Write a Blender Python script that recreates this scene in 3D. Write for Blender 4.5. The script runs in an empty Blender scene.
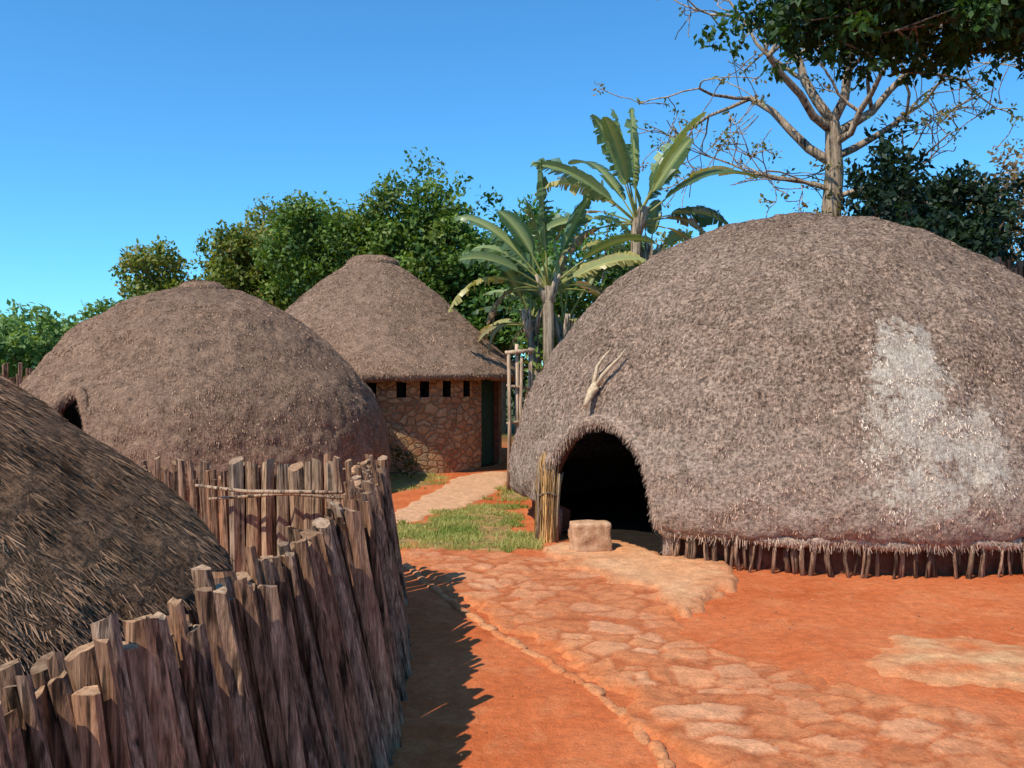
import bpy, bmesh, math, random
import numpy as np
from mathutils import Vector, noise, Matrix
random.seed(7); rng=np.random.default_rng(7)
S=bpy.context.scene
col=S.collection
# ------------------------------------------------------------------ helpers
def empty(name,loc=(0,0,0)):
    e=bpy.data.objects.new(name,None); e.location=loc; e.empty_display_size=0.3; col.objects.link(e); return e
def mesh_obj(name,V,F,mats,parent=None,colr=None,uv=None,smooth=True,mi=None,loc=None):
    me=bpy.data.meshes.new(name)
    V=np.asarray(V,dtype=np.float32).reshape(-1,3)
    if isinstance(F,np.ndarray):
        n,k=F.shape
        me.vertices.add(len(V)); me.vertices.foreach_set('co',V.ravel())
        me.loops.add(n*k); me.loops.foreach_set('vertex_index',F.astype(np.int32).ravel())
        me.polygons.add(n); me.polygons.foreach_set('loop_start',np.arange(n,dtype=np.int32)*k)
        try: me.polygons.foreach_set('loop_total',np.full(n,k,dtype=np.int32))
        except Exception: pass
        me.update(calc_edges=True); me.validate()
    else:
        me.from_pydata([tuple(map(float,v)) for v in V],[],F); me.update()
    if not isinstance(mats,(list,tuple)): mats=[mats]
    for m in mats: me.materials.append(m)
    if colr is not None:
        c=np.asarray(colr,dtype=np.float32)
        if c.ndim==1: c=np.stack([c,c,c],1)
        c=np.concatenate([c,np.ones((len(c),1),dtype=np.float32)],1)
        a=me.color_attributes.new('Col','FLOAT_COLOR','POINT'); a.data.foreach_set('color',c.ravel())
    if uv is not None:
        l=me.uv_layers.new(name='UVMap'); idx=np.empty(len(me.loops),dtype=np.int32); me.loops.foreach_get('vertex_index',idx)
        l.data.foreach_set('uv',np.asarray(uv,dtype=np.float32)[idx].ravel())
    if smooth: me.polygons.foreach_set('use_smooth',np.ones(len(me.polygons),dtype=bool))
    if mi is not None: me.polygons.foreach_set('material_index',np.asarray(mi,dtype=np.int32))
    me.update()
    o=bpy.data.objects.new(name,me); col.objects.link(o)
    if parent: o.parent=parent
    if loc: o.location=loc
    return o
def norm(a): return a/np.maximum(np.linalg.norm(a,axis=1,keepdims=True),1e-9)
def blades(name,P,D,N,L,W,mat,parent=None,c=None,diamond=False):
    D=norm(D); Sd=norm(np.cross(D,N)); n=len(P)
    L=np.broadcast_to(np.asarray(L,dtype=float),(n,))[:,None]; W=np.broadcast_to(np.asarray(W,dtype=float),(n,))[:,None]
    V=np.empty((n,4,3))
    if diamond:
        Nn=np.cross(Sd,D)
        V[:,0]=P; V[:,1]=P+D*L*.45+Sd*W*.5+Nn*W*.12; V[:,2]=P+D*L; V[:,3]=P+D*L*.45-Sd*W*.5+Nn*W*.12
    else:
        V[:,0]=P-Sd*W*.5; V[:,1]=P+Sd*W*.5; V[:,2]=P+D*L+Sd*W*.2; V[:,3]=P+D*L-Sd*W*.2
    F=np.arange(n*4).reshape(n,4)
    cc=None
    if c is not None: cc=np.repeat(np.asarray(c),4,axis=0)
    return mesh_obj(name,V.reshape(-1,3),F,mat,parent,cc,smooth=False)
class Tubes:
    def __init__(s): s.V=[];s.F=[];s.n=0;s.C=[]
    def add(s,pts,rad,sides=7,cap=True,c=1.0,wob=0.0):
        pts=[Vector(p) for p in pts]; m=len(pts); base=s.n
        for i,p in enumerate(pts):
            t=(pts[min(i+1,m-1)]-pts[max(i-1,0)]).normalized()
            a=t.cross(Vector((1,0.1,0))); 
            if a.length<.2: a=t.cross(Vector((0,1,0.1)))
            a.normalize(); b=t.cross(a)
            r=rad[i] if hasattr(rad,'__len__') else rad
            for k in range(sides):
                an=2*math.pi*k/sides; rr=r*(1+wob*(random.random()-.5))
                s.V.append(tuple(p+a*math.cos(an)*rr+b*math.sin(an)*rr)); s.C.append(c)
        for i in range(m-1):
            for k in range(sides):
                a0=base+i*sides+k; a1=base+i*sides+(k+1)%sides
                s.F.append((a0,a1,a1+sides,a0+sides))
        s.n+=m*sides
        if cap:
            s.F.append(tuple(base+k for k in range(sides))[::-1]); s.F.append(tuple(base+(m-1)*sides+k for k in range(sides)))
    def obj(s,name,mat,parent=None,smooth=True): return mesh_obj(name,s.V,s.F,mat,parent,np.array(s.C),smooth=smooth)
# ------------------------------------------------------------------ node helper
def issock(v): return hasattr(v,'is_linked')
class NT:
    def __init__(s,name):
        s.m=bpy.data.materials.new(name); s.m.use_nodes=True; s.t=s.m.node_tree; s.t.nodes.clear()
        s.out=s.n('ShaderNodeOutputMaterial'); s.b=s.n('ShaderNodeBsdfPrincipled'); s.l(s.b.outputs[0],s.out.inputs[0])
        s.b.inputs['Roughness'].default_value=.9; s.b.inputs['Specular IOR Level'].default_value=.15
    def n(s,t): return s.t.nodes.new(t)
    def l(s,a,b): s.t.links.new(a,b)
    def co(s,kind='Object',scale=(1,1,1)):
        tc=s.n('ShaderNodeTexCoord'); mp=s.n('ShaderNodeMapping'); mp.inputs['Scale'].default_value=scale; s.l(tc.outputs[kind],mp.inputs[0]); return mp.outputs[0]
    def noise(s,v,scale,detail=4,rough=.6,dist=0):
        x=s.n('ShaderNodeTexNoise'); x.inputs['Scale'].default_value=scale; x.inputs['Detail'].default_value=detail; x.inputs['Roughness'].default_value=rough; x.inputs['Distortion'].default_value=dist
        s.l(v,x.inputs['Vector']); return x.outputs[0]
    def vor(s,v,scale,feat='F1',out=0,rnd=1):
        x=s.n('ShaderNodeTexVoronoi'); x.feature=feat; x.inputs['Scale'].default_value=scale; x.inputs['Randomness'].default_value=rnd; s.l(v,x.inputs['Vector']); return x.outputs[out]
    def ramp(s,f,stops):
        r=s.n('ShaderNodeValToRGB'); e=r.color_ramp.elements
        while len(e)<len(stops): e.new(.5)
        for i,(p,c) in enumerate(stops):
            e[i].position=p; e[i].color=(c,c,c,1) if not hasattr(c,'__len__') else (*c,1)
        s.l(f,r.inputs[0]); return r.outputs[0]
    def mix(s,f,a,b,mode='MIX'):
        x=s.n('ShaderNodeMix'); x.data_type='RGBA'; x.blend_type=mode
        if issock(f): s.l(f,x.inputs[0])
        else: x.inputs[0].default_value=float(f)
        for sock,v in ((x.inputs[6],a),(x.inputs[7],b)):
            if issock(v): s.l(v,sock)
            elif hasattr(v,'__len__'): sock.default_value=(*v,1)
            else: sock.default_value=(v,v,v,1)
        return x.outputs[2]
    def math(s,op,a,b=0):
        x=s.n('ShaderNodeMath'); x.operation=op
        for sock,v in ((x.inputs[0],a),(x.inputs[1],b)):
            if issock(v): s.l(v,sock)
            else: sock.default_value=v
        return x.outputs[0]
    def attr(s,name='Col'):
        a=s.n('ShaderNodeAttribute'); a.attribute_name=name; return a.outputs['Color']
    def bump(s,h,strength=.5,dist=.02,prev=None):
        b=s.n('ShaderNodeBump'); b.inputs['Strength'].default_value=strength; b.inputs['Distance'].default_value=dist; s.l(h,b.inputs['Height'])
        if prev: s.l(prev,b.inputs['Normal'])
        return b.outputs[0]
    def fin(s,c=None,nrm=None,rough=None):
        if c is not None: s.l(c,s.b.inputs['Base Color'])
        if nrm is not None: s.l(nrm,s.b.inputs['Normal'])
        if rough is not None: s.b.inputs['Roughness'].default_value=rough
        return s.m
# ------------------------------------------------------------------ materials
PATCH=[(-.02,-3.0,1.75,.36,1.5),(-.08,-3.15,1.2,.43,1.3),(.48,-3.2,1.05,.32,1.5),(-.1,-3.3,.7,.38,.7)]
def mat_thatch(name,lo,mid,hi,su=55,sv=9,patch=None,bstr=1.0,band=None):
    t=NT(name); uv=t.co('UV',(su,sv,1)); ob=t.co('Object')
    n1=t.noise(uv,1,5,.7,.4); n2=t.noise(ob,1.3,4,.6); n3=t.noise(ob,30,4,.75); n4=t.noise(ob,7,4,.7)
    f=t.math('ADD',t.math('MULTIPLY',n1,.4),t.math('MULTIPLY',n3,.6))
    c=t.ramp(f,[(.39,lo),(.5,mid),(.62,hi)])
    c=t.mix(t.ramp(n2,[(.35,0.0),(.7,.45)]),c,hi,'MIX')
    c=t.mix(1.0,c,t.ramp(n4,[(.3,.62),(.68,1.2)]),'MULTIPLY')
    if band:
        sx=t.n('ShaderNodeSeparateXYZ'); t.l(ob,sx.inputs[0]); z=t.math('ADD',sx.outputs[2],t.math('MULTIPLY',n2,1.2))
        c=t.mix(t.ramp(t.math('MULTIPLY',z,.3),[(.25,.7),(.68,0.0)]),c,band)
        c=t.mix(1.0,c,t.ramp(n3,[(.34,.45),(.6,1.2)]),'MULTIPLY')
    if patch:
        for (px,py,pz,rr,sz) in patch:
            g=t.n('ShaderNodeMapping'); g.vector_type='POINT'; tc=t.n('ShaderNodeTexCoord'); t.l(tc.outputs['Object'],g.inputs[0]); g.inputs['Location'].default_value=(-px/rr,-py/rr,-pz/(rr*sz)); g.inputs['Scale'].default_value=(1/rr,1/rr,1/(rr*sz))
            ln=t.n('ShaderNodeVectorMath'); ln.operation='LENGTH'; t.l(g.outputs[0],ln.inputs[0])
            d=t.math('ADD',ln.outputs['Value'],t.math('MULTIPLY',t.math('SUBTRACT',t.noise(ob,4.5,8,.8),.5),3.4))
            k=t.ramp(d,[(.75,.9),(1.0,0.0)])
            c=t.mix(k,c,t.ramp(f,[(.38,(.38,.28,.20)),(.6,(.80,.68,.54))]))
    b=t.bump(n1,bstr,.03); b=t.bump(n3,bstr,.03,b); b=t.bump(n4,.6,.05,b)
    return t.fin(c,b,.95)
def mat_blade(name,base):
    t=NT(name); c=t.mix(1.0,t.attr(),base,'MULTIPLY')
    t.b.inputs['Specular IOR Level'].default_value=.1
    return t.fin(c,None,.85)
def mat_leaf(name,trans=.35,rough=.55):
    t=NT(name); a=t.attr(); t.l(a,t.b.inputs['Base Color']); t.b.inputs['Roughness'].default_value=rough; t.b.inputs['Specular IOR Level'].default_value=.35
    tr=t.n('ShaderNodeBsdfTranslucent'); c2=t.mix(1.0,a,(1.3,1.25,.5),'MULTIPLY'); t.l(c2,tr.inputs[0])
    mx=t.n('ShaderNodeMixShader'); mx.inputs[0].default_value=trans; t.l(t.b.outputs[0],mx.inputs[1]); t.l(tr.outputs[0],mx.inputs[2]); t.l(mx.outputs[0],t.out.inputs[0]); return t.m
def mat_wood(name,lo,mid,hi,sc=1):
    t=NT(name); ob=t.co('Object',(60*sc,60*sc,4*sc)); o2=t.co('Object')
    n1=t.noise(ob,1,6,.7,.6); n2=t.noise(o2,9,3,.6); cr=t.noise(t.co('Object',(34*sc,34*sc,1.6*sc)),1,3,.5,.3); n5=t.noise(t.co('Object',(150*sc,150*sc,5*sc)),1,3,.6)
    c=t.ramp(n1,[(.32,lo),(.5,mid),(.68,hi)])
    c=t.mix(1.0,c,t.ramp(cr,[(.38,.18),(.46,1.0)]),'MULTIPLY')
    c=t.mix(1.0,c,t.ramp(n5,[(.36,.55),(.55,1.1)]),'MULTIPLY')
    c=t.mix(t.ramp(n2,[(.45,0.0),(.75,.35)]),c,hi)
    c=t.mix(1.0,c,t.attr(),'MULTIPLY')
    b=t.bump(n1,.8,.01); b=t.bump(cr,.9,.015,b); b=t.bump(n5,.5,.004,b)
    return t.fin(c,b,.85)
M={}
M['thatch1']=mat_thatch('thatch_grey_brown',(.11,.064,.040),(.34,.21,.14),(.52,.36,.26),patch=PATCH,band=(.56,.41,.31))
M['thatch2']=mat_thatch('thatch_brown',(.09,.05,.03),(.30,.175,.11),(.46,.29,.19))
M['thatch3']=mat_thatch('thatch_roof',(.10,.056,.035),(.31,.185,.118),(.47,.3,.2))
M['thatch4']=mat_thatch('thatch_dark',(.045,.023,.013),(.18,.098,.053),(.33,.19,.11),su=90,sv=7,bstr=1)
M['bl1']=mat_blade('straw_grey',(.51,.345,.245)); M['bl2']=mat_blade('straw_brown',(.43,.265,.17)); M['bl4']=mat_blade('straw_dark',(.35,.2,.115)); M['blg']=mat_blade('straw_gold',(.66,.40,.17))
M['grassb']=mat_leaf('grass_blades',.25,.7)
M['leaf']=mat_leaf('leaf')
M['paddle']=mat_leaf('paddle_leaf',.3,.35)
M['bark']=mat_wood('bark',(.12,.085,.055),(.3,.22,.15),(.48,.37,.26),.4)
M['wood']=mat_wood('weathered_wood',(.06,.03,.017),(.25,.135,.08),(.44,.28,.18))
M['woodl']=mat_wood('pale_wood',(.14,.085,.05),(.36,.24,.15),(.52,.37,.25))
t=NT('cut_wood'); o=t.co('Object'); n=t.noise(o,45,5,.7); M['cut']=t.fin(t.mix(1.0,t.ramp(n,[(.35,(.18,.1,.055)),(.65,(.44,.28,.17))]),t.attr(),'MULTIPLY'),t.bump(n,.6,.01))
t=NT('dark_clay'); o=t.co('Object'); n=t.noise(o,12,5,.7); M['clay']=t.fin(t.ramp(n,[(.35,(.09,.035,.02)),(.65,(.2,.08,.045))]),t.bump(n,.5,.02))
t=NT('shaded_dung_floor'); o=t.co('Object'); n=t.noise(o,6,5,.7); M['floor']=t.fin(t.ramp(n,[(.35,(.010,.007,.005)),(.65,(.022,.015,.010))]),t.bump(n,.5,.02))  # dark dung floor, colour taken near black to paint in the indoor shade
def mat_earth():
    t=NT('red_earth'); o=t.co('Object'); n1=t.noise(o,.7,5,.6); n2=t.noise(o,14,6,.7); n3=t.noise(o,90,3,.7); n4=t.noise(o,3,6,.75,.5)
    c=t.ramp(n1,[(.35,(.54,.115,.03)),(.52,(.64,.16,.05)),(.68,(.70,.215,.08))])
    c=t.mix(t.ramp(n4,[(.5,0.0),(.66,.5)]),c,(.72,.27,.11))
    c=t.mix(1.0,c,t.ramp(n2,[(.3,.72),(.7,1.12)]),'MULTIPLY'); c=t.mix(1.0,c,t.ramp(n3,[(.3,.78),(.7,1.14)]),'MULTIPLY')
    ln=t.n('ShaderNodeVectorMath'); ln.operation='LENGTH'; t.l(o,ln.inputs[0])
    far=t.ramp(t.math('MULTIPLY',ln.outputs['Value'],.01),[(.19,0.0),(.26,1.0)])
    c=t.mix(far,c,t.ramp(n1,[(.3,(.05,.07,.02)),(.7,(.11,.11,.04))]))
    b=t.bump(n2,.7,.03); b=t.bump(n3,.7,.008,b); return t.fin(c,b,.95)
M['earth']=mat_earth()
def mat_flag():
    t=NT('flagstone'); o=t.co('Object'); n2=t.noise(o,10,6,.72); n3=t.noise(o,60,4,.7)
    c=t.mix(1.0,t.attr(),t.ramp(n2,[(.3,.66),(.68,1.18)]),'MULTIPLY'); c=t.mix(1.0,c,t.ramp(n3,[(.3,.76),(.7,1.14)]),'MULTIPLY')
    b=t.bump(n2,.9,.025); b=t.bump(n3,.7,.008,b); return t.fin(c,b,.9)
M['flag']=mat_flag()
def mat_stone(name,a,b_,c_):
    t=NT(name); o=t.co('Object'); n=t.noise(o,9,6,.7); n3=t.noise(o,50,4,.7)
    b=t.bump(n,.8,.03); b=t.bump(n3,.6,.008,b); return t.fin(t.ramp(n,[(.32,a),(.5,b_),(.68,c_)]),b,.9)
M['rock']=mat_stone('tan_rock',(.34,.16,.08),(.56,.31,.17),(.66,.42,.26))
M['soil']=mat_stone('grass_soil',(.12,.10,.03),(.32,.19,.07),(.5,.25,.1))
def mat_masonry():
    t=NT('stone_masonry'); uv=t.co('UV',(1,1.5,1)); d=t.noise(t.co('UV'),3,2,.5)
    wv=t.n('ShaderNodeVectorMath'); wv.operation='ADD'; sc=t.n('ShaderNodeVectorMath'); sc.operation='SCALE'; sc.inputs['Scale'].default_value=.25; t.l(d,sc.inputs[0]); t.l(uv,wv.inputs[0]); t.l(sc.outputs[0],wv.inputs[1]); v=wv.outputs[0]
    e=t.vor(v,5.6,'DISTANCE_TO_EDGE',0); cc=t.vor(v,5.6,'F1',1); sep=t.n('ShaderNodeSeparateColor'); t.l(cc,sep.inputs[0])
    c=t.ramp(sep.outputs[0],[(.0,(.38,.17,.08)),(.4,(.52,.26,.11)),(.7,(.58,.36,.18)),(1,(.34,.23,.14))])
    n=t.noise(t.co('Object'),22,5,.7); n5=t.noise(t.co('Object'),2.2,4,.7)
    c=t.mix(t.ramp(n5,[(.45,0.0),(.65,.65)]),c,(.54,.33,.18)); c=t.mix(1.0,c,t.ramp(n,[(.3,.6),(.7,1.15)]),'MULTIPLY')
    c=t.mix(t.ramp(e,[(.02,.8),(.09,0.0)]),c,(.30,.16,.08)); b=t.bump(t.ramp(e,[(.02,0.0),(.14,1.0)]),.8,.04); b=t.bump(n,.7,.03,b)
    return t.fin(c,b,.9)
M['masonry']=mat_masonry()
t=NT('green_door_paint'); o=t.co('Object',(6,6,1)); n=t.noise(o,6,4,.6); M['green']=t.fin(t.ramp(n,[(.3,(.012,.035,.018)),(.7,(.03,.075,.04))]),t.bump(n,.2,.01),.6)
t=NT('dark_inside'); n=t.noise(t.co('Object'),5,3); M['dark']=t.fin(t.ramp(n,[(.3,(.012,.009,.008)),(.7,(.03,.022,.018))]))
t=NT('bone'); n=t.noise(t.co('Object'),30,4); M['bone']=t.fin(t.ramp(n,[(.3,(.4,.27,.15)),(.7,(.68,.5,.32))]),t.bump(n,.4,.01),.7)
t=NT('horn'); n=t.noise(t.co('Object'),30,4); M['horn']=t.fin(t.ramp(n,[(.3,(.4,.27,.16)),(.7,(.68,.5,.32))]),t.bump(n,.4,.01),.6)
# ------------------------------------------------------------------ sky, sun, camera
EL=math.radians(51); SX,SY=-0.68,-0.733
w=bpy.data.worlds.new('World'); S.world=w; w.use_nodes=True; wt=w.node_tree; wt.nodes.clear()
sk=wt.nodes.new('ShaderNodeTexSky'); sk.sky_type='NISHITA'; sk.sun_disc=False; sk.sun_elevation=EL; sk.sun_rotation=math.atan2(SX,SY); sk.air_density=1.0; sk.dust_density=.3; sk.ozone_density=1.8; sk.altitude=200
mm=wt.nodes.new('ShaderNodeMix'); mm.data_type='RGBA'; mm.blend_type='MULTIPLY'; mm.inputs[0].default_value=1; mm.inputs[7].default_value=(.46,1.10,1.50,1)
bg=wt.nodes.new('ShaderNodeBackground'); bg.inputs[1].default_value=.14; ow=wt.nodes.new('ShaderNodeOutputWorld')
wt.links.new(sk.outputs[0],mm.inputs[6]); wt.links.new(mm.outputs[2],bg.inputs[0]); wt.links.new(bg.outputs[0],ow.inputs[0])
sl=bpy.data.lights.new('sun','SUN'); sl.energy=5.0; sl.angle=math.radians(.5); sl.color=(1,.93,.80)
so=bpy.data.objects.new('sun',sl); col.objects.link(so)
sd=Vector((SX*math.cos(EL),SY*math.cos(EL),math.sin(EL))); so.rotation_euler=sd.to_track_quat('Z','Y').to_euler(); so.location=(0,0,20)
cd=bpy.data.cameras.new('camera'); cd.lens=31.64; cd.sensor_width=36; cd.clip_end=2000; cd.clip_start=.05
co=bpy.data.objects.new('camera',cd); co.location=(0,0,1.7); co.rotation_euler=(math.radians(90-.57),0,0); col.objects.link(co); S.camera=co
S.view_settings.view_transform='Standard'; S.view_settings.look='None'; S.view_settings.exposure=0
# ------------------------------------------------------------------ ground
def axis(lo,hi,f0,f1,step):
    a=list(np.arange(f0,f1,step)); x=f1; s=step
    while x<hi: a.append(x); s*=1.35; x+=s
    a.append(hi); x=f0; s=step; b=[]
    while x>lo: s*=1.35; x-=s; b.append(x)
    b[-1]=lo; return np.array(sorted(set(b))+a)
def grid_faces(nx,ny):
    i=np.arange((nx-1)*(ny-1)); r=i//(nx-1); c=i%(nx-1); a=r*nx+c; return np.stack([a,a+1,a+nx+1,a+nx],1)
def gz(x,y): return noise.noise(Vector((x*.6,y*.6,3)))*.03+noise.noise(Vector((x*2.2,y*2.2,1)))*.014+noise.noise(Vector((x*8,y*8,5)))*.005
X=axis(-400,400,-2,7,.07); Y=axis(-60,500,1.5,12,.07)
XX,YY=np.meshgrid(X,Y); Z=np.array([gz(x,y) if abs(x)<40 and y<60 else 0 for x,y in zip(XX.ravel(),YY.ravel())])
mesh_obj('ground',np.stack([XX.ravel(),YY.ravel(),Z],1),grid_faces(len(X),len(Y)),M['earth'])
def sdf(P,poly):
    poly=np.array(poly); n=len(poly); d=np.full(len(P),1e9); ins=np.zeros(len(P),bool)
    for i in range(n):
        a=poly[i]; b=poly[(i+1)%n]; e=b-a; wv=P-a; tt=np.clip((wv@e)/(e@e),0,1); d=np.minimum(d,np.linalg.norm(wv-tt[:,None]*e,axis=1))
        c=((a[1]<=P[:,1])!=(b[1]<=P[:,1])); x=a[0]+(P[:,1]-a[1])/(e[1] if abs(e[1])>1e-9 else 1e-9)*e[0]; ins^=c&(P[:,0]<x)
    return np.where(ins,d,-d)
def smooth_poly(p,it=3):
    p=np.array(p,float)
    for _ in range(it):
        q=np.roll(p,-1,0); p=np.stack([.75*p+.25*q,.25*p+.75*q],1).reshape(-1,2)
    return p
def patch(name,poly,res,hf,mat,colf,edge=.12,en=.15):
    poly=smooth_poly(poly); mn=poly.min(0)-.4; mx=poly.max(0)+.4
    x=np.arange(mn[0],mx[0],res); y=np.arange(mn[1],mx[1],res); A,B=np.meshgrid(x,y); P=np.stack([A.ravel(),B.ravel()],1)
    d=sdf(P,poly); keep=d>-.3
    z=np.full(len(P),-.1); C=np.ones((len(P),3))*.3
    for i in np.nonzero(keep)[0]:
        px,py=P[i]; dd=d[i]+en*noise.noise(Vector((px*2.5,py*2.5,7)))+en*.4*noise.noise(Vector((px*9,py*9,2)))
        k=min(max(dd/edge,0),1); k=k*k*(3-2*k); h=hf(px,py,dd)
        z[i]=gz(px,py)-.03+(h+.03)*k; C[i]=colf(px,py,dd)
    nx=len(x); F=grid_faces(nx,len(y)); F=F[keep[F].all(1)]
    used=np.unique(F); rm=np.full(len(P),-1); rm[used]=np.arange(len(used))
    return mesh_obj(name,np.stack([P[used,0],P[used,1],z[used]],1),rm[F],mat,None,C[used])
def hsh(p,k=0): 
    v=math.sin(p.x*127.1+p.y*311.7+k*74.7)*43758.5453; return v-math.floor(v)
def vcell(px,py,sc):
    q=Vector((px*sc+noise.noise(Vector((px*1.7,py*1.7,0)))*.9+noise.noise(Vector((px*6,py*6,0)))*.3,py*sc*1.1+noise.noise(Vector((px*1.7,py*1.7,9)))*.9+noise.noise(Vector((px*6,py*6,9)))*.3,0.5))
    ds,ps=noise.voronoi(q,distance_metric='DISTANCE',exponent=2.5); return ds[1]-ds[0],ps[0]
FS=3.9
def flag_w(px,py): return min(max(.7+1.7*noise.noise(Vector((px*.9,py*.9,4))),.32),1)
def flag_h(px,py,dd):
    e,c=vcell(px,py,FS); g=min(e/.16,1); g=g*g*(3-2*g); f=flag_w(px,py)
    return .014+.014*g*f+.012*(hsh(c)-.5)*f+.006*noise.noise(Vector((px*14,py*14,0)))
EDGE=np.array([.66,.19,.06])
def flag_c(px,py,dd):
    e,c=vcell(px,py,FS); g=min(max((e-.02)/.13,0),1); k=hsh(c,1)
    a=np.array([.70,.27,.11]); b=np.array([.76,.37,.19]); cc=np.array([.62,.21,.08]); m=np.array([.50,.135,.045])
    s=a*(1-k)+b*k if hsh(c,2)>.3 else cc
    w=g*(.4+.6*flag_w(px,py)); dust=min(max(.22+noise.noise(Vector((px*1.5,py*1.5,11)))*1.2,0),.7)
    s=s*(1-dust)+a*dust; s=m*(1-w)+s*w; q=min(max(dd/.25,0),1); return EDGE*(1-q)+s*q
path=[(.6,2.0),(.66,3.0),(.67,3.9),(.60,4.35),(.44,4.9),(.15,5.5),(-.24,6.2),(-.68,7.3),(-1.15,8.6),(-1.35,9.6),(-.5,8.9),(0.1,8.5),(.9,8.5),(1.6,7.9),(1.5,6.9),(1.1,6.0),(1.55,5.35),(1.95,4.8),(2.5,4.35),(3.6,4.0),(4.5,3.4),(4.5,2.0)]
patch('stone_path',path,.025,flag_h,M['flag'],flag_c,en=.2)
patch('clay_path',[(-1.55,10.2),(-1.5,11.3),(-1.25,13),(-.9,15.4),(-.1,16.2),(.1,15.2),(-.15,13.2),(-.35,12.0),(-.85,10.9),(-1.2,10.3)],.05,lambda px,py,dd:.016+.006*noise.noise(Vector((px*3,py*3,4))),M['flag'],lambda x,y,d:(.70,.38,.2) if d>.08 else (.6,.26,.1),en=.1)
def apc(x,y,d):
    n=noise.noise(Vector((x*2.5,y*2.5,1))); q=min(max((d-.02)/.2,0),1); return tuple(np.array([.56,.2,.08])*(1-q)+np.array([.72+.05*n,.35+.07*n,.165+.05*n])*q)
patch('doorstep_apron',[(.15,8.75),(.25,8.1),(.75,7.4),(1.05,6.6),(1.2,6.25),(1.5,6.55),(1.75,7.3),(1.95,7.75),(1.5,8.6),(.9,9.1)],.03,lambda x,y,d:.048+.016*noise.noise(Vector((x*2.2,y*2.2,3)))+.008*noise.noise(Vector((x*9,y*9,3))),M['flag'],apc,edge=.10,en=.3)
def pale(px,py,dd):
    n=noise.noise(Vector((px*3,py*5,8)))*.6+.25*noise.noise(Vector((px*12,py*14,8)))+.45; k=min(max(dd/.6,0),1)*min(max(1.4*n,0),1)*.8; return tuple(np.array([.66,.175,.055])*(1-k)+np.array([.74,.50,.25])*k)
patch('pale_clay_patch',[(1.75,5.2),(2.0,5.85),(3.0,6.0),(4.6,5.8),(4.6,4.6),(3.0,4.4),(2.2,4.7)],.04,lambda x,y,d:.016+.006*noise.noise(Vector((x*5,y*5,3))),M['flag'],pale,edge=.4,en=.3)
gp=[(-1.55,9.0),(-1.5,10.1),(-.95,10.6),(-.6,11.3),(-.05,11.6),(.1,10.6),(.05,9.7),(.25,8.85),(-.1,8.55),(-.6,8.6),(-1.05,8.75)]
g2=[(-.35,12.3),(-.1,13.2),(.2,14.6),(.5,14.6),(.5,12.6),(.1,11.9)]
g3=[(-2.3,13.0),(-1.55,13.0),(-1.2,14.2),(-1.15,15.4),(-2.3,15.2)]
for g in (gp,g2,g3): patch('grass_soil',g,.08,lambda x,y,d:.022,M['soil'],lambda x,y,d:(.3,.2,.1),en=.3)
P=[]
for g,n in ((gp,15000),(g2,2600),(g3,3000)):
    g=smooth_poly(g); q=rng.uniform(g.min(0)-.15,g.max(0)+.15,(n*3,2)); d=sdf(q,g)
    nn=np.array([noise.noise(Vector((a*2.3,b*2.3,6)))+.5*noise.noise(Vector((a*7,b*7,6))) for a,b in q]); q=q[(d+nn*.4>-.02)&(nn*1.5+rng.uniform(-.4,.4,len(q))>-.2)][:n]; P.append(q)
P=np.concatenate(P); n=len(P); nn=np.array([noise.noise(Vector((a*1.6,b*1.6,16))) for a,b in P])
D=np.stack([rng.normal(0,.6,n),rng.normal(0,.6,n),np.ones(n)],1); N=rng.normal(0,1,(n,3)); N[:,2]*=.2
k=np.clip(.55+nn*.9+rng.normal(0,.2,n),0,1)[:,None]; C=(1-k)*np.array([.17,.26,.035])+k*np.array([.5,.44,.14])
blades('grass',np.concatenate([P,np.full((n,1),.0)],1),D,N,rng.uniform(.03,.07,n),rng.uniform(.006,.012,n),M['grassb'],None,C)
def rock_verts(cx,cy,cz,sx,sy,sz,seed,ang=0,sub=2,box=.45):
    bm=bmesh.new(); bmesh.ops.create_icosphere(bm,subdivisions=sub,radius=1)
    V=[];
    for v in bm.verts:
        p=v.co.copy(); m=max(abs(p.x),abs(p.y),abs(p.z)); p=p.lerp(p/m,box); p*=1+.28*(1-box*.6)*noise.noise(p*1.3+Vector((seed*3.1,seed,0)))
        x,y=p.x*sx,p.y*sy; V.append((cx+x*math.cos(ang)-y*math.sin(ang),cy+x*math.sin(ang)+y*math.cos(ang),cz+p.z*sz))
    F=[tuple(v.index for v in f.verts) for f in bm.faces]; bm.free(); return V,F
def rocks(name,lst,mat,parent=None,colr=None):
    V=[];F=[];C=[]
    for i,a in enumerate(lst):
        v,f=rock_verts(*a); b=len(V); V+=v; F+=[tuple(b+j for j in q) for q in f]; C+=[colr[i] if colr else (.6,.3,.15)]*len(v)
    return mesh_obj(name,V,F,mat,parent,np.array(C))
kl=smooth_poly([(.62,2.3),(.67,3.1),(.68,3.9),(.60,4.35),(.44,4.9),(.15,5.5),(-.24,6.2),(-.68,7.3),(-1.05,8.3)],1)[1:-2]
L=[];CC=[]
for i in range(len(kl)-1):
    a=np.array(kl[i]);b=np.array(kl[i+1]);ln=np.linalg.norm(b-a);s=0
    while s<ln:
        st=random.uniform(.08,.28); p=a+(b-a)*(s+st/2)/ln; an=math.atan2(b[1]-a[1],b[0]-a[0])
        L.append((p[0]+random.uniform(-.02,.012),p[1],gz(*p)-.004,st*.52,random.uniform(.026,.045),random.uniform(.014,.032),random.random()*50,an+random.uniform(-.12,.12),2,.6))
        k=random.random(); CC.append((.64+.06*k,.20+.1*k,.07+.06*k)); s+=st*.97
rocks('path_kerb',L,M['flag'],None,CC)
L=[];CC=[]
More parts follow.
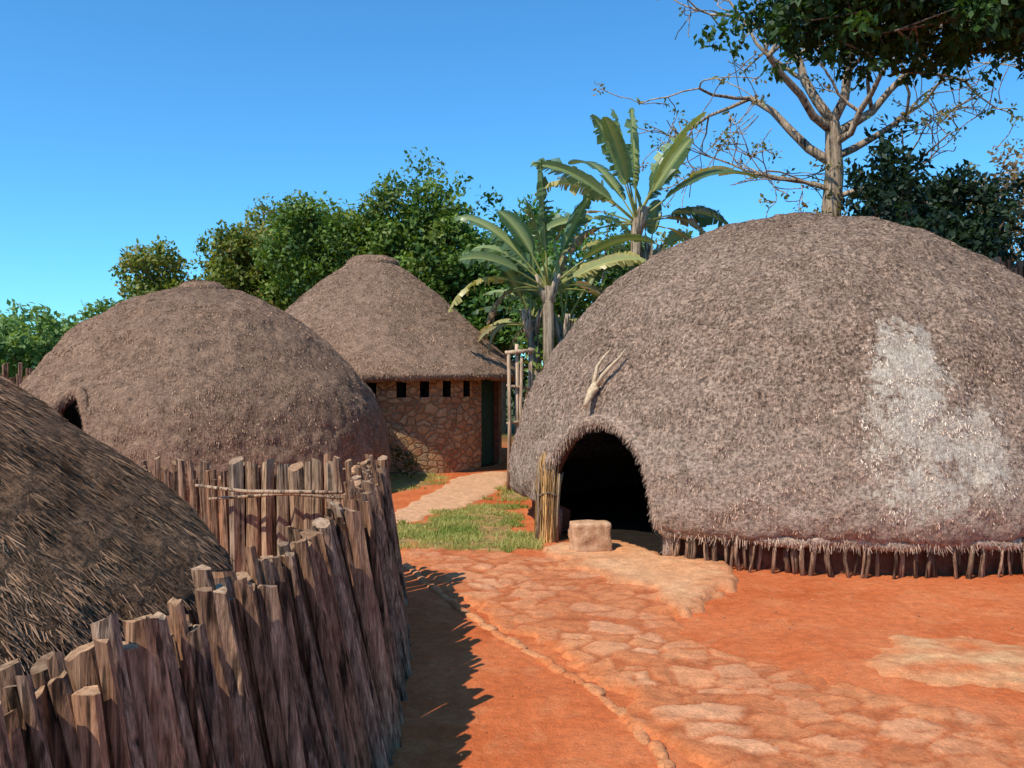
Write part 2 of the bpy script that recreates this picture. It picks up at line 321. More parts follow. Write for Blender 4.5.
for i in range(420):
    x=random.uniform(-1,6);y=random.uniform(2.5,12)
    s=random.choice([.003,.004,.005,.006,.008]); L.append((x,y,gz(x,y)+s*.3+.008,s,s*.8,s*.6,i,i,1)); k=random.uniform(.8,1.2); CC.append((.6*k,.25*k,.11*k))
rocks('pebbles',L,M['flag'],None,CC)
n=260; P=np.stack([rng.uniform(-.6,5,n),rng.uniform(3,9,n),np.zeros(n)],1); P[:,2]=[gz(a,b)+.03 for a,b,_ in P]; D=rng.normal(0,1,(n,3)); D[:,2]*=.1; N=np.tile([[0,0,1.]],(n,1))+rng.normal(0,.2,(n,3)); k=rng.random(n)[:,None]
blades('leaf_litter',P,D,N,rng.uniform(.01,.03,n),rng.uniform(.003,.01,n),M['leaf'],None,np.array([.3,.15,.06])*(1-k)+np.array([.6,.4,.2])*k,True)
# ------------------------------------------------------------------ huts
def catmull(pts,m=16):
    pts=[np.array(p,float) for p in pts]; out=[]
    pp=[2*pts[0]-pts[1]]+pts+[2*pts[-1]-pts[-2]]
    for i in range(1,len(pp)-2):
        p0,p1,p2,p3=pp[i-1:i+3]
        for j in range(m):
            t=j/m; out.append(.5*((2*p1)+(-p0+p2)*t+(2*p0-5*p1+4*p2-p3)*t*t+(-p0+3*p1-3*p2+p3)*t**3))
    out.append(pts[-1]); return np.array(out)
def resample(pr,n):
    d=np.r_[0,np.cumsum(np.linalg.norm(np.diff(pr,axis=0),axis=1))]; s=np.linspace(0,d[-1],n); return np.stack([np.interp(s,d,pr[:,0]),np.interp(s,d,pr[:,1])],1),s
def disp(x,y,z,amp,sd): 
    v=Vector((x,y,z)); return amp*(.9*noise.noise(v*.9+Vector((sd,0,0)))+.6*noise.noise(v*2.4+Vector((0,sd,0)))+.42*noise.noise(v*5.5+Vector((0,sd,0)))+.28*noise.noise(v*14))
def arch_in(u,h,w,H): 
    a=np.abs(u)/(w/2); return (a<1)&(h<H*np.power(np.maximum(1-np.power(np.minimum(a,1),2.3),0),1/2.3))
def dome(name,parent,prof,R,mat,bmat,nb,bl,bw,amp,sd,door=None,nth=480,nv=110,lift=.13,thr=None,sel=None):
    pr,s=resample(catmull(prof),nv); th=np.linspace(-math.pi,math.pi,nth+1)
    T,I=np.meshgrid(th,np.arange(nv)); T=T.ravel();I=I.ravel(); r=pr[I,0];h=pr[I,1]
    d=np.gradient(pr,axis=0); nr=norm(np.stack([d[:,1],-d[:,0]],1)); 
    if nr[nv//2,0]<0: nr=-nr
    x=r*np.sin(T);y=-r*np.cos(T)
    Tw=np.where(T==math.pi,-math.pi,T)
    dp=np.array([disp(a,b,c,amp,sd) for a,b,c in zip(r*np.sin(Tw),-r*np.cos(Tw),h)])
    x=x+nr[I,0]*dp*np.sin(T); y=y-nr[I,0]*dp*np.cos(T); z=h+nr[I,1]*dp
    F=grid_faces(nth+1,nv); 
    if door:
        a0,w_,H_=door; u=(T-a0)*R; ins=arch_in(u,h,w_,H_); F=F[~ins[F].any(1)]
    o=mesh_obj(name,np.stack([x,y,z],1),F,mat,parent,None,np.stack([T*R,s[I]],1))
    pw=pr[:,0]/pr[:,0].sum(); ii=rng.choice(nv-1,nb,p=pw[:-1]/pw[:-1].sum()); f=rng.random(nb)
    rr=pr[ii,0]*(1-f)+pr[ii+1,0]*f; hh=pr[ii,1]*(1-f)+pr[ii+1,1]*f
    if thr: tt=rng.uniform(thr[0],thr[1],nb)
    else: tt=rng.uniform(-math.pi*.62,math.pi*.62,nb)
    nn=nr[ii]; dd=norm(d[ii]); 
    if dd[:,1].mean()>0: dd=-dd
    st,ct=np.sin(tt),-np.cos(tt)
    dp=np.array([disp(a,b,c,amp,sd) for a,b,c in zip(rr*st,rr*ct,hh)])-.005
    P=np.stack([rr*st+nn[:,0]*dp*st,rr*ct+nn[:,0]*dp*ct,hh+nn[:,1]*dp],1)
    Nn=np.stack([nn[:,0]*st,nn[:,0]*ct,nn[:,1]],1); Dn=np.stack([dd[:,0]*st,dd[:,0]*ct,dd[:,1]],1); Sn=np.stack([-ct,st,np.zeros(nb)],1)
    D=Dn+Nn*np.abs(rng.normal(lift,lift*.6,nb))[:,None]+Sn*rng.normal(0,.3,nb)[:,None]
    N=Nn+Sn*rng.normal(0,.5,nb)[:,None]
    c=np.clip(rng.normal(.8,.36,nb),.15,1.7)*np.array([.72+.45*(.5+noise.noise(Vector(p)*1.3))+.4*noise.noise(Vector(p)*6) for p in P])
    c=np.stack([c,c*.98,c*.96],1)
    if sel is not None: c=sel(P,c)
    if door:
        a0,w_,H_=door; k=~arch_in((tt-a0)*R,hh,w_+.04,H_+.03); P,D,N,c=P[k],D[k],N[k],c[k]
    n=len(P)
    blades(name+'_straw',P,D,N,rng.uniform(bl*.5,bl*1.3,n),rng.uniform(bw*.6,bw*1.3,n),bmat,parent,c)
    return pr
def surf(pr,a,h,off=0):
    r=np.interp(h,pr[:,1],pr[:,0]) if pr[0,1]<pr[-1,1] else np.interp(h,pr[::-1,1],pr[::-1,0]); r+=off
    return Vector((r*math.sin(a),-r*math.cos(a),h))
def door_parts(parent,pr,door,R,mat,bmat,depth=.2):
    a0,w_,H_=door; pts=[]
    for i in range(41):
        t=math.pi*i/40; cx,sn=math.cos(t),math.sin(t)
        u=-w_/2*math.copysign(abs(cx)**(2/2.3),cx); h=H_*abs(sn)**(2/2.3); q=surf(pr,a0+u/R,max(h,.02),-.02)
        q+=Vector((noise.noise(q*3),noise.noise(q*3+Vector((5,0,0))),noise.noise(q*3+Vector((0,5,0)))))*.05; pts.append(q)
    tb=Tubes(); tb.add(pts,.065,10,True,.8,.25); o=tb.obj('door_rim',mat,parent)
    dirv=Vector((math.sin(a0),-math.cos(a0),0)); V=[];F=[]
    for p in pts: V.append(tuple(p)); V.append(tuple(p-dirv*depth))
    for i in range(40): F.append((2*i,2*i+1,2*i+3,2*i+2))
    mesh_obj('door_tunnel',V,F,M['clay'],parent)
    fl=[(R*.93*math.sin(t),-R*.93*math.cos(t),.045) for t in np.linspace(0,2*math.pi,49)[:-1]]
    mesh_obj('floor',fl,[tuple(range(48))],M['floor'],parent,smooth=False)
    n=4500; ii=rng.integers(0,40,n); f=rng.random(n); A=np.array([tuple(p) for p in pts]); B=A[ii]*(1-f)[:,None]+A[ii+1]*f[:,None]
    an=rng.uniform(0,2*math.pi,n); tg=norm(A[ii+1]-A[ii]); rd=norm(np.cross(tg,np.array(dirv)[None])); off=rd*np.cos(an)[:,None]+np.array(dirv)[None]*np.sin(an)[:,None]
    c=np.clip(rng.normal(.75,.25,n),.2,1.4)
    blades('door_rim_straw',B+off*.055,norm(np.array([[0,0,-1.]]))+off*.4+rng.normal(0,.25,(n,3)),off,rng.uniform(.02,.07,n),.007,bmat,parent,np.stack([c,c,c],1))
    return pts
def cap(parent,H,mat,bmat,r=.42,hh=.1):
    pr=[(r,H-.12),(r*.98,H-.03),(r*.7,H+hh*.5),(r*.35,H+hh*.8),(0.001,H+hh)]
    dome('crown_cap',parent,pr,r,mat,bmat,2500,.05,.01,.03,9,nth=60,nv=20)
# right hut
h1=empty('beehive_hut',(3.44,10.8,0)); R=3.44
prof=[(3.30,.30),(3.42,.33),(3.47,.6),(3.37,1.06),(3.09,1.72),(2.56,2.46),(1.84,3.05),(1.0,3.42),(.35,3.55),(0.002,3.58)]
dr=(math.radians(-51.5),1.66,1.27)
def sel1(P,c):
    nz=np.array([noise.noise(Vector(p)*1.3) for p in P]); k=np.clip(1.05-(P[:,2]+nz)/2.1,0,1)[:,None]; c=c*(.86+np.array([.34,.40,.42])*k)
    for (px,py,pz,rr,sz) in PATCH:
        d=np.sqrt((P[:,0]-px)**2+(P[:,1]-py)**2+((P[:,2]-pz)/sz)**2)/rr+np.array([noise.noise(Vector(p)*4.5)+.6*noise.noise(Vector(p)*11)+.4*noise.noise(Vector(p)*28) for p in P])*1.0
        m=np.clip((1.0-d)*4,0,1)[:,None]; c=c*(1-m)+np.clip(c,.85,1.1)*np.array([1.55,1.85,1.98])*m
    return c
pr=dome('thatch',h1,prof,R,M['thatch1'],M['bl1'],105000,.034,.009,.07,3,dr,sel=sel1,nth=600,nv=130)
door_parts(h1,pr,dr,R,M['thatch1'],M['bl1'])
cap(h1,3.56,M['thatch2'],M['bl2'],.36,.08)
A0,A1=math.radians(-37),math.radians(150)
tb=Tubes(); tb.add([(3.34*math.sin(a),-3.34*math.cos(a),.31+.02*math.sin(a*23)) for a in np.linspace(A0,A1,140)],.06,8,True,.7,.25); tb.obj('thatch_hem',M['thatch1'],h1)
n=5000; a=rng.uniform(A0,math.radians(130),n); rr=rng.uniform(3.31,3.42,n)
P=np.stack([rr*np.sin(a),-rr*np.cos(a),rng.uniform(.27,.34,n)],1); N=np.stack([np.sin(a),-np.cos(a),a*0],1); c=np.clip(rng.normal(.8,.25,n),.2,1.3)
blades('hem_straw',P,np.array([[0,0,-1.]])+N*rng.normal(0,.25,n)[:,None]+rng.normal(0,.3,(n,3)),N,rng.uniform(.02,.08,n),.007,M['bl1'],h1,np.stack([c]*3,1))
tb=Tubes(); a=A0
while a<A1:
    r0=random.uniform(.010,.028); rr=3.33+random.uniform(-.07,.05); x,y=rr*math.sin(a),-rr*math.cos(a)
    tb.add([(x+random.uniform(-.05,.05),y,-.05),(x,y,.15),(x+random.uniform(-.02,.02),y,.34)],[r0*1.1,r0,r0],7,True,random.uniform(.4,1.5),.25); a+=(r0*2+random.choice([.0,.005,.02,.05,.09]))/3.27
tb.obj('wall_poles',M['wood'],h1)
th=np.linspace(A0,math.radians(290),120); V=[(3.2*math.sin(t),-3.2*math.cos(t),z) for z in (-.05,.5) for t in th]
mesh_obj('clay_wall',V,grid_faces(120,2),M['clay'],h1)
n=1000; ja=math.radians(-62.8); base=Vector((3.46*math.sin(ja),-3.46*math.cos(ja),0)); ang=rng.uniform(0,2*math.pi,n); q=np.sqrt(rng.random(n))*.12
P=np.stack([base.x+q*np.cos(ang)-.02,base.y+q*np.sin(ang),np.full(n,0.)],1); D=np.stack([-.35*q*np.cos(ang)*2+rng.normal(0,.05,n)+.03,rng.normal(0,.05,n)+.14,np.ones(n)],1)
c=np.clip(rng.normal(.8,.32,n),.15,1.4); blades('reed_bundle',P,D,rng.normal(0,1,(n,3)),rng.uniform(.4,.92,n),.011,M['blg'],h1,np.stack([c,c*.95,c*.85],1))
tb=Tubes()
for i in range(18):
    x=base.x+random.uniform(-.12,.12); y=base.y+random.uniform(-.1,.1); tb.add([(x,y,-.02),(x+.01,y+.03,.35),(x+.02+random.gauss(0,.03),y+.07,random.uniform(.4,.85))],[.015,.012,.01],6,True,random.uniform(.7,1.4))
tb.add([base+Vector((.125*math.cos(t),.12*math.sin(t)+.05,.48+.02*math.sin(t*3))) for t in np.linspace(0,6.28,14)],.012,6,False,.8)
tb.obj('jamb_poles',M['woodl'],h1)
# horned skull over the door
sk_e=empty('antelope_skull',(0,0,0)); A=math.radians(-54)
sp=surf(pr,A,1.5,.05)+Vector(h1.location); out=Vector((math.sin(A),-math.cos(A),0)); side=Vector((math.cos(A),math.sin(A),0)); upv=(surf(pr,A,2.0)-surf(pr,A,1.4)).normalized()
sk_e.location=sp
tb=Tubes(); tb.add([upv*-.12+out*.06,upv*-.05+out*.055,upv*.03+out*.05,upv*.1+out*.035,upv*.14+out*.02],[.018,.03,.042,.046,.025],9); tb.add([side*-.06+upv*.07+out*.04,side*.06+upv*.07+out*.04],[.02,.02],7); tb.obj('skull',M['bone'],sk_e)
tb=Tubes()
for s_ in (-1,1):
    tb.add([side*(s_*.02+.0)+upv*.1+out*.04,side*(s_*.05+.02)+upv*.22+out*.06,side*(s_*.1+.04)+upv*.33+out*.06,side*(s_*.12+.08)+upv*.42+out*.05,side*(s_*.11+.13)+upv*.52+out*.05],[.024,.021,.017,.012,.005],7)
tb.obj('horns',M['horn'],sk_e)
rocks('doorstep_block',[(.74,8.55,.16,.18,.12,.145,4.2,.2,4,.97)],M['rock'])
# middle-left hut
h2=empty('beehive_hut.001',(-4.68,13.6,0)); 
prof2=[(2.72,.02),(2.8,.35),(2.78,.75),(2.57,1.35),(2.22,1.8),(1.7,2.35),(1.1,2.75),(.5,2.98),(0.002,3.05)]
dr2=(math.radians(-18),.9,1.5)
pr2=dome('thatch',h2,prof2,2.78,M['thatch2'],M['bl2'],50000,.04,.012,.06,11,dr2,nth=420,nv=100); door_parts(h2,pr2,dr2,2.78,M['thatch2'],M['bl2'])
cap(h2,3.04,M['thatch2'],M['bl2'],.34,.08)
# near-left hut
h4=empty('beehive_hut.002',(-3.5,3.25,0))
prof4=[(2.2,.0),(2.27,.45),(2.34,.82),(2.28,.96),(1.94,1.28),(1.4,1.7),(.9,2.05),(.4,2.3),(0.002,2.4)]
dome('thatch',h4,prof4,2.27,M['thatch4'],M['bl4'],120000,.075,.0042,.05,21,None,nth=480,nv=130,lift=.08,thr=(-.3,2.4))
cap(h4,2.4,M['thatch2'],M['bl2'],.3,.07)
# rondavel
h3=empty('stone_rondavel',(-2.7,17.5,0)); Rw=2.5
prof3=[(2.55,1.62),(2.84,1.6),(2.92,1.68),(2.84,1.8),(1.97,2.62),(1.18,3.33),(.6,3.77),(.3,3.92),(0.002,3.98)]
dome('roof_thatch',h3,prof3,2.8,M['thatch3'],M['bl2'],45000,.05,.013,.045,31,None,nth=360,nv=100)
cap(h3,3.92,M['thatch2'],M['bl2'],.5,.12)
def opening(a,h0,h1_,w_): return (math.radians(a)-w_/2/Rw,math.radians(a)+w_/2/Rw,h0,h1_)
wins=[opening(a,1.32,1.6,.17) for a in (-5,8,19.6,29,39,49.5)]; dor=opening(69,0.03,1.68,.85)
ths=sorted(set([round(x,5) for x in list(np.linspace(-math.pi,math.pi,181))+[o[0] for o in wins+[dor]]+[o[1] for o in wins+[dor]]])); hs_=sorted(set(list(np.round(np.linspace(-.1,1.9,12),4))+[.03,1.32,1.6,1.68]))
V=[(Rw*math.sin(t),-Rw*math.cos(t),h) for h in hs_ for t in ths]; UV=[(t*Rw,h) for h in hs_ for t in ths]; nt=len(ths); F=[]
for j in range(len(hs_)-1):
    for i in range(nt-1):
        tc=(ths[i]+ths[i+1])/2; hc=(hs_[j]+hs_[j+1])/2
        if any(o[0]<tc<o[1] and o[2]<hc<o[3] for o in wins+[dor]): continue
        a=j*nt+i; F.append((a,a+1,a+nt+1,a+nt))
mesh_obj('stone_wall',V,F,M['masonry'],h3,None,UV,smooth=False)
def recess(name,o,dep,mat):
    V=[]
    for r in (Rw,Rw-dep):
        for (t,h) in ((o[0],o[2]),(o[1],o[2]),(o[1],o[3]),(o[0],o[3])): V.append((r*math.sin(t),-r*math.cos(t),h))
    mesh_obj(name,V,[(0,1,5,4),(1,2,6,5),(2,3,7,6),(3,0,4,7),(4,5,6,7)],mat,h3,smooth=False)
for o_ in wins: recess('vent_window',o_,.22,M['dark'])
recess('door_recess',dor,.16,M['clay'])
Vd=[];Fd=[]
for i in range(5):
    t0=dor[0]+(dor[1]-dor[0])*(i+.04)/5; t1=dor[0]+(dor[1]-dor[0])*(i+.96)/5; b=len(Vd)
    for r in (Rw-.14,Rw-.1):
        for (t,h) in ((t0,.05),(t1,.05),(t1,1.65),(t0,1.65)): Vd.append((r*math.sin(t),-r*math.cos(t),h))
    Fd+=[tuple(b+k for k in q) for q in ((0,1,2,3),(4,5,6,7),(0,1,5,4),(1,2,6,5),(2,3,7,6),(3,0,4,7))]
mesh_obj('plank_door',Vd,Fd,M['green'],h3,smooth=False)
# ------------------------------------------------------------------ palisade fences
def palisade(name,pts,hf,rf,lean,mat=M['wood'],tone=(.65,1.3),parent=None,jit=.02,gap=(.72,1.0),sl=.03):
    pts=catmull([(p[0],p[1]) for p in pts],12); d=np.r_[0,np.cumsum(np.linalg.norm(np.diff(pts,axis=0),axis=1))]
    V=[];F=[];C=[];MI=[]; s=0
    while s<d[-1]:
        f=s/d[-1]; x=np.interp(s,d,pts[:,0]); y=np.interp(s,d,pts[:,1]); r=rf(f); H=hf(f); 
        tx=np.interp(s+.05,d,pts[:,0])-np.interp(s-.05,d,pts[:,0]); ty=np.interp(s+.05,d,pts[:,1])-np.interp(s-.05,d,pts[:,1]); l=math.hypot(tx,ty)+1e-9; nx,ny=-ty/l,tx/l
        o=random.uniform(-jit,jit); x+=nx*o; y+=ny*o; lx,ly=lean(f); lx+=random.gauss(0,sl); ly+=random.gauss(0,sl)
        ns=9; base=len(V); sh=[random.uniform(.68,1.12) for _ in range(ns)]; ph=random.random()*6; bx,by=random.gauss(0,.009),random.gauss(0,.009); tone_=random.uniform(*tone); red=random.uniform(.95,1.12)
        tsx,tsy=random.gauss(0,.3),random.gauss(0,.3); rings=7; ts=random.uniform(.85,1.0)
        for j in range(rings):
            q=j/(rings-1); z=-.1+(H+.1)*q
            for k in range(ns):
                an=2*math.pi*k/ns+ph; rr=r*sh[k]*(1-(1-ts)*q)*(1+random.uniform(-.04,.04)); dx,dy=rr*math.cos(an),rr*math.sin(an)
                zz=z+((dx*tsx+dy*tsy)+random.uniform(-.006,.006) if j==rings-1 else 0)
                V.append((x+lx*z+bx*math.sin(q*3.1)+dx,y+ly*z+by*math.sin(q*3.1)+dy,zz)); sc=.75+.25*min(1,q*3+.2); C.append((tone_*sc*red,tone_*sc,tone_*sc/red))
        for j in range(rings-1):
            for k in range(ns): a=base+j*ns+k; b=base+j*ns+(k+1)%ns; F.append((a,b,b+ns,a+ns)); MI.append(0)
        F.append(tuple(base+(rings-1)*ns+k for k in range(ns))); MI.append(1)
        s+=r*2*random.uniform(*gap)
    return mesh_obj(name,V,F,[mat,M['cut']],parent,np.array(C),smooth=False,mi=MI)
ff=empty('palisade_fence')
palisade('near_posts',[(-1.25,.9),(-.96,1.4),(-.76,2.0),(-.62,3.0),(-.56,4.0),(-.61,5.0),(-.73,6.0),(-.85,6.75)],lambda f:random.uniform(.98,1.08)+(.04 if random.random()<.15 else 0)+.03*f,lambda f:random.choice([.022,.028,.034,.042]),lambda f:(-.22,.02),parent=ff)
palisade('near_posts_inner',[(-1.3,.95),(-1.01,1.45),(-.82,2.0),(-.68,3.0),(-.62,4.0),(-.67,5.0),(-.79,6.0),(-.9,6.7)],lambda f:random.uniform(.95,1.07),lambda f:random.choice([.026,.035,.042]),lambda f:(-.21,.02),parent=ff,gap=(.62,.9))
palisade('corner_posts',[(-.86,6.8),(-1.0,7.05),(-1.25,7.25),(-1.5,7.35)],lambda f:random.uniform(.93,1.06),lambda f:random.choice([.035,.045,.055]),lambda f:(-.08,.02),tone=(.9,1.5),parent=ff)
palisade('back_planks',[(-1.45,7.3),(-1.9,7.4),(-2.35,7.35)],lambda f:random.uniform(.94,1.02),lambda f:random.choice([.05,.07]),lambda f:(-.03,.02),mat=M['woodl'],tone=(.75,1.1),parent=ff,sl=.015)
palisade('back_posts',[(-1.4,7.5),(-2.3,7.5),(-2.6,7.65),(-3.2,8.0),(-4.2,8.2),(-5.5,8.0)],lambda f:random.uniform(.8,.98),lambda f:random.choice([.03,.04]),lambda f:(-.05,.0),parent=ff,gap=(.6,.9))
tb=Tubes(); tb.add([(-1.3,6.9,.80),(-1.7,7.0,.79),(-2.1,7.1,.78),(-2.55,7.25,.81)],[.014,.017,.016,.012],7,True,1.3); tb.add([(-1.35,7.15,.72),(-1.8,7.2,.75),(-2.45,7.25,.70)],[.012,.014,.012],7,True,1.2); tb.obj('tie_rail',M['woodl'],ff)
f2=empty('palisade_fence.001'); palisade('posts',[(-13,18.5),(-10,18),(-8.6,17.6)],lambda f:random.uniform(1.65,1.95),lambda f:random.choice([.05,.07]),lambda f:(0,0),parent=f2)
f3=empty('palisade_fence.002'); palisade('posts',[(7.3,14.0),(8.4,14.2),(12,14.0)],lambda f:random.uniform(3.35,3.6),lambda f:random.choice([.05,.07,.08]),lambda f:(0,0),parent=f3)
f4=empty('palisade_fence.003'); palisade('posts',[(.25,13.6),(.8,14.0),(1.6,14.2),(3,14.4)],lambda f:random.uniform(1.4,1.8),lambda f:random.choice([.03,.045]),lambda f:(0,0),tone=(.6,1.1),parent=f4)
gt=empty('wooden_gate',(0.02,13,0)); tb=Tubes()
for x,y,r,h in ((-.07,0,.03,2.0),(.05,.1,.035,2.15),(.12,0,.025,1.95),(.25,.15,.035,2.1)): tb.add([(x,y,-.05),(x+random.uniform(-.02,.02),y,h/2),(x,y,h)],[r,r*.95,r*.85],8,True,random.uniform(1,1.5),.1)
tb.add([(-.12,0,2.02),(.3,.1,2.06)],.03,7,True,1.6); tb.add([(-.1,0,1.0),(.28,.1,1.05)],.022,7,True,1.2); tb.add([(-.1,0,1.55),(.28,.1,1.5)],.022,7,True,1.2); tb.obj('poles',M['woodl'],gt)
# ------------------------------------------------------------------ trees
def leaves(name,parent,clumps,per,size,cols,mat=M['leaf'],droop=0.0,flat=.6):
    P=[];C=[];N=[]
    for (c,r) in clumps:
        n=max(8,int(per*(r/.5)**2)); v=norm(rng.normal(0,1,(n,3))); q=rng.random(n)**.45; p=np.array(c)+v*(q*r)[:,None]*np.array([1,1,flat+.15]); P.append(p)
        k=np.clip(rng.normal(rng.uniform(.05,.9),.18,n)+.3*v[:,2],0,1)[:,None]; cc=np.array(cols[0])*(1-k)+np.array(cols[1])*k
        if len(cols)>2 and random.random()<.2: cc=cc*.4+np.array(cols[2])*.6
        C.append(cc); N.append(v*.7+np.array([0,0,.5]))
    P=np.concatenate(P);C=np.concatenate(C);N=np.concatenate(N)+rng.normal(0,.5,(len(P),3)); n=len(P)
    D=rng.normal(0,1,(n,3)); D[:,2]-=droop
    L=rng.uniform(size*.6,size*1.3,n); blades(name,P,D,N,L,L*.55,mat,parent,C,True)
def tree(name,x,y,top,crown_r,base_h,trunk_r,cols,nclump,per,size,flat=.75,seed=1,lobes=8):
    random.seed(seed); e=empty(name,(x,y,0)); ch=(top-base_h)/2; cz=base_h+ch; cl=[]
    lob=[(Vector((0,0,cz)),.9),(Vector((0,0,cz)),.65)]
    for i in range(lobes):
        a=6.28*i/lobes+random.uniform(-.4,.4); q=random.uniform(.45,.75); zz=random.uniform(-.5,.5); lob.append((Vector((math.cos(a)*q*crown_r,math.sin(a)*q*crown_r,cz+zz*ch)),random.uniform(.32,.5)))
    for i in range(nclump):
        lc,lr=random.choice(lob); v=Vector([random.gauss(0,1) for _ in range(3)]).normalized()*(random.random()**.3); 
        if v.z<-.5 and random.random()<.5: v.z=-v.z
        c=lc+Vector((v.x*lr*crown_r,v.y*lr*crown_r,v.z*lr*ch)); c.z=min(c.z,top-.1); cl.append((tuple(c),random.uniform(.2,.5)*max(.7,crown_r/2.3)))
    leaves('foliage',e,cl,per,size,cols,flat=flat)
    tb=Tubes(); tp=Vector((random.uniform(-.2,.2),random.uniform(-.2,.2),base_h+ch*.5)); tb.add([(0,0,-.1),(.03,.05,base_h*.5),tuple(tp)],[trunk_r*1.2,trunk_r,trunk_r*.65],9,True,1,.1)
    for i in range(16):
        c=Vector(random.choice(cl)[0]); m=tp.lerp(c,.5)+Vector((random.gauss(0,.1),random.gauss(0,.1),.1)); st=Vector((0,0,0)).lerp(tp,random.uniform(.7,1)); tb.add([st,m,c],[trunk_r*.4,trunk_r*.22,.012],6,False,1)
    tb.obj('trunk',M['bark'],e); return e
G1=[(.032,.08,.012),(.17,.26,.04),(.26,.30,.07)]; G2=[(.065,.105,.016),(.28,.30,.055),(.35,.27,.09)]; G3=[(.025,.075,.015),(.145,.26,.045)]
GD=[(.008,.022,.014),(.032,.065,.03)]; GY=[(.11,.11,.032),(.34,.3,.09),(.36,.23,.1)]
tree('frangipani_tree',-15.6,30,4.5,2.4,.6,.15,[(.09,.18,.045),(.28,.39,.13)],200,80,.22,seed=2)
tree('broadleaf_tree',-18.2,33,3.0,2.2,.3,.15,GY,150,60,.2,seed=3)
tree('broadleaf_tree',-11.6,30,5.1,2.2,.6,.18,G1,260,90,.17,seed=24)
tree('broadleaf_tree',-9.9,29,6.6,2.4,.8,.18,G2,380,95,.17,seed=4)
tree('broadleaf_tree',-7.7,29.5,7.6,2.7,1.0,.2,G2,480,95,.17,seed=5)
tree('broadleaf_tree',-5.2,27,7.5,2.5,1.0,.2,G1,480,95,.16,seed=6)
tree('broadleaf_tree',-2.6,26,8.2,2.5,1.0,.22,G1,520,95,.16,seed=7)
tree('broadleaf_tree',-.4,26,7.1,2.4,.7,.2,G3,440,95,.16,seed=8)
tree('broadleaf_tree',1.6,21.5,6.0,1.8,.8,.16,G3,330,95,.15,seed=9)
tree('broadleaf_tree',3.8,23,5.7,1.9,.8,.16,G2,280,80,.16,seed=10)
tree('broadleaf_tree',5.8,24,5.6,1.7,1,.16,GY,210,65,.17,seed=11)
tree('shade_tree',8.3,19,7.2,1.8,2.2,.16,GD,340,80,.17,seed=12)
tree('shade_tree',10.0,20,6.3,1.5,2.2,.16,GD,240,70,.17,seed=22)
tree('dry_tree',13.0,23,8.1,2.1,1.5,.18,[(.2,.12,.07),(.48,.33,.2),(.14,.2,.06)],350,60,.16,seed=13)
tree('dry_tree',10.8,26,5.8,2.0,1.5,.18,[(.08,.09,.03),(.26,.22,.08)],200,50,.17,seed=14)
random.seed(5); cl=[]
for i in range(650):
    x=random.uniform(-24,20); cl.append(((x,random.uniform(30,33)-(4 if -8<x<2 else 0),random.uniform(.2,3.2)*(.6 if x<-12 else 1)),random.uniform(.4,.8)))
leaves('background_shrubs',None,cl,40,.24,G3)
cl=[((random.uniform(.2,2.6),random.uniform(15.2,17.5),random.uniform(.2,2.3)),random.uniform(.2,.4)) for i in range(110)]
leaves('garden_shrub',None,cl,80,.13,G1)
cl=[((random.uniform(-2.3,-1.6),random.uniform(14.0,14.8),random.uniform(.05,.45)),random.uniform(.08,.16)) for i in range(16)]
leaves('low_shrub',None,cl,260,.09,[(.05,.06,.015),(.2,.13,.04)])
def bare(name,x,y,seed):
    random.seed(seed); e=empty(name,(x,y,0)); tb=Tubes(); tips=[]
    def grow(p,d,r,L,lv):
        n=4; pts=[p]; rad=[r]; q=p; dd=d.copy()
        for i in range(n):
            dd=(dd+Vector((random.gauss(0,.2),random.gauss(0,.2),random.gauss(0.0,.14)))).normalized(); q=q+dd*L/n; pts.append(q); rad.append(max(r*(1-.4*(i+1)/n),.011))
            if lv<4 and i>0 and random.random()<.5:
                sd_=Vector((random.gauss(0,1),random.gauss(0,1),random.gauss(.2,.5))).normalized(); grow(q,(dd*.6+sd_*.8).normalized(),rad[-1]*.62,L*random.uniform(.5,.75),lv+1)
        tb.add(pts,rad,8 if lv<2 else 5,False,random.uniform(1.0,1.4),.08)
        if lv>=4 or L<.25: tips.append(q); return
        for k in range(2):
            sd_=Vector((random.gauss(0,1),random.gauss(0,.8),random.gauss(.1,.5))).normalized()
            grow(q,(dd*.6+sd_*.7).normalized(),rad[-1]*.72,L*random.uniform(.62,.85),lv+1)
        if lv>=3: tips.append(q)
    tk=[Vector((0,0,-.1)),Vector((.08,0,2.5)),Vector((-.05,.05,4.6)),Vector((.05,0,6.2)),Vector((.0,0,7.3))]; tb.add(tk,[.3,.26,.23,.19,.15],10,False,1.2,.12)
    for (z,dx,dy,dz,r,L) in ((7.3,-.55,.1,.9,.12,2.3),(7.3,.35,-.2,1,.12,2.2),(7.0,1,.2,.5,.11,2.3),(6.4,-1,.1,.4,.11,2.4),(5.8,-1,-.3,.1,.07,1.7),(6.8,.7,-.6,.6,.085,1.9),(5.6,1,.2,.3,.065,1.6),(7.1,-1,-.4,.5,.1,2.4),(6.5,1,-.1,.35,.09,2.2)):
        grow(Vector((0,0,z)),Vector((dx,dy,dz)).normalized(),r,L,1)
    tb.obj('trunk',M['bark'],e)
    cl=[(tuple(t),random.uniform(.1,.24)) for t in tips if random.random()<.42]
    leaves('foliage',e,cl,90,.11,[(.07,.10,.025),(.28,.26,.08),(.38,.2,.09)])
    cl=[((random.gauss(-.05,.2),random.gauss(0,.2),random.uniform(4.4,6.6)),random.uniform(.12,.24)) for i in range(24)]
    leaves('creeper',e,cl,110,.1,[(.06,.09,.02),(.3,.22,.06)])
bare('spreading_tree',7.1,20,43)
